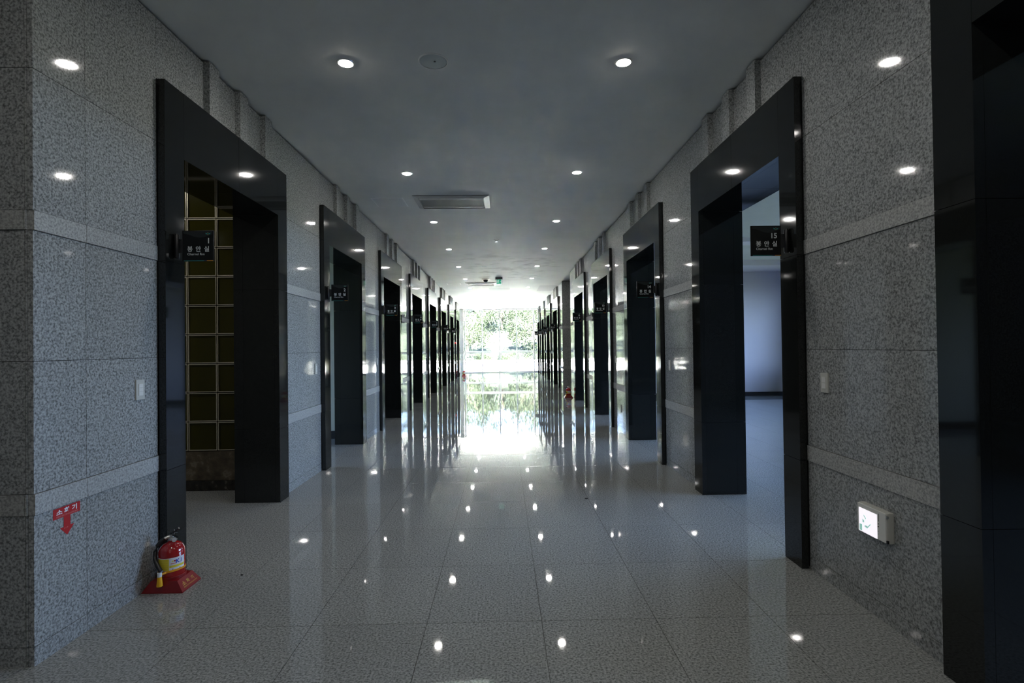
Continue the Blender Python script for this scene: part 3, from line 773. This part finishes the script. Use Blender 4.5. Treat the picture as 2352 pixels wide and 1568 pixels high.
    MB().cyl(.015, .015, 0, .010, 20).build('gauge', M_metal, t, tuple(gp), (0, PI/2, f), smooth=True)
    q_ = gp+ga*.010; MB().cyl(.012, .012, 0, .001, 20).build('gauge_face', M_label, t, tuple(q_), (0, PI/2, f))
    pr_ = [Vector((-.012, 0, .325))+gs*.008+Vector((.022*math.cos(a)-.025, 0, .022*math.sin(a))) for a in [2*PI*q/14 for q in range(15)]]
    MB().tube(pr_, .0015, 6).build('pull_ring', M_blackp, t)
    MB().tube([g_*.028+Vector((0, 0, .330)), g_*.030+gs*.0+Vector((0, 0, .345)), g_*.026+Vector((0, 0, .356))], .0018, 6).tube([g_*.028+Vector((0, 0, .338)), g_*.055+Vector((0, 0, .341))], .0014, 6).build('safety_pin', M_metal, t)
    return t
def stand(loc, rz, label):
    t = empty('extinguisher_stand', loc, rz, label=label, cat='stand', group='extinguisher stands')
    b = MB(); A_, B_ = .122, .079; AY, BY = .097, .077; h0, h1 = .006, .066
    bm = b.bm
    lo = [bm.verts.new((sx*A_, sy*AY, 0)) for sx, sy in ((-1, -1), (1, -1), (1, 1), (-1, 1))]
    l2 = [bm.verts.new((sx*A_, sy*AY, h0)) for sx, sy in ((-1, -1), (1, -1), (1, 1), (-1, 1))]
    up = [bm.verts.new((sx*B_, sy*BY, h1)) for sx, sy in ((-1, -1), (1, -1), (1, 1), (-1, 1))]
    for p, q in ((lo, l2), (l2, up)):
        for k2 in range(4): bm.faces.new((p[k2], p[(k2+1) % 4], q[(k2+1) % 4], q[k2]))
    bm.faces.new(lo[::-1])
    # top with a round well
    n = 32; R0 = .0745
    rim = [bm.verts.new((R0*math.cos(2*PI*q/n+PI/n+PI*1.25), R0*math.sin(2*PI*q/n+PI/n+PI*1.25), h1)) for q in range(n)]
    well = [bm.verts.new((v.co.x, v.co.y, .016)) for v in rim]
    for q in range(n): bm.faces.new((rim[q], rim[(q+1) % n], well[(q+1) % n], well[q]))
    bm.faces.new(well)
    for k2 in range(4):
        seg_ = [rim[(k2*n//4+q) % n] for q in range(n//4+1)]
        bm.faces.new([up[k2]]+[up[(k2+1) % 4]]+seg_[::-1])
    b.build('base', M_redp, t)
    MB().lathe([(.0745, .062), (.0775, .062), (.0775, .082), (.0755, .084), (.0745, .082)], 36).build('collar', M_redp, t, smooth=True)
    # gold lettering on the sloping face towards +X
    ang = math.atan2(h1-h0, A_-B_)
    def slope_text(body, M, h, y, u, bold, ws):
        me, wd = textmesh(body, M, h, bold, ws)
        lx = A_-(A_-B_)*u; lz = h0+(h1-h0)*u
        o = link('lettering', me, t)
        n_ = Vector((math.sin(ang), 0, math.cos(ang))); up_ = Vector((-math.cos(ang), 0, math.sin(ang))); rt = Vector((0, 1, 0))
        m4 = Matrix.Identity(4)
        for i in range(3): m4[i][0] = rt[i]; m4[i][1] = up_[i]; m4[i][2] = n_[i]
        pos = Vector((lx, y, lz))+n_*.0006
        for i in range(3): m4[i][3] = pos[i]
        o.matrix_local = m4
    for ch, yy in (('소', -.060), ('화', -.016), ('기', .030)): slope_text(ch, M_gold, .024, yy, .38, .01, 1.15)
    slope_text('FIRE EXTINGUISHER', M_gold, .007, -.062, .18, 0, 1.5)
    return t
E1 = (-2.070, 3.292, 0)
stand(E1, 0, 'red plastic extinguisher stand with gold lettering by doorway 1')
extinguisher((E1[0], E1[1], 0), 0, 'red fire extinguisher with yellow label beside doorway 1', -68)
E2 = (1.83, 14.72, 0)
stand(E2, PI, 'red extinguisher stand on the right before the granite wall end')
extinguisher((E2[0], E2[1], 0), 0, 'red fire extinguisher on the right before the granite wall end', -110)
E3 = (-1.98, 26.35, 0)
stand(E3, PI/2, 'red extinguisher stand at the far end of the left wall')
extinguisher((E3[0], E3[1], 0), 0, 'distant red fire extinguisher at the far end of the left wall', -90)

# ------------------------------------------------------------------ scraps on the floor
def scrap(x, y, s, label):
    m_ = MB(); m_.bm.free(); m_.bm = bmesh.new()
    pts = []
    for q in range(8):
        a = 2*PI*q/8; r = s*random.uniform(.55, 1)
        pts.append((r*math.cos(a), r*.6*math.sin(a), .0005))
    m_.poly(pts, (0, 0, .006)); o = m_.build('debris', M_deb, None, (x, y, 0)); prop(o, label=label, cat='debris')
scrap(.779, 4.986, .017, 'tiny black scrap lying on the floor at the edge of the blue light')
scrap(-1.708, 3.43, .010, 'tiny dark speck on the floor right of the red extinguisher')
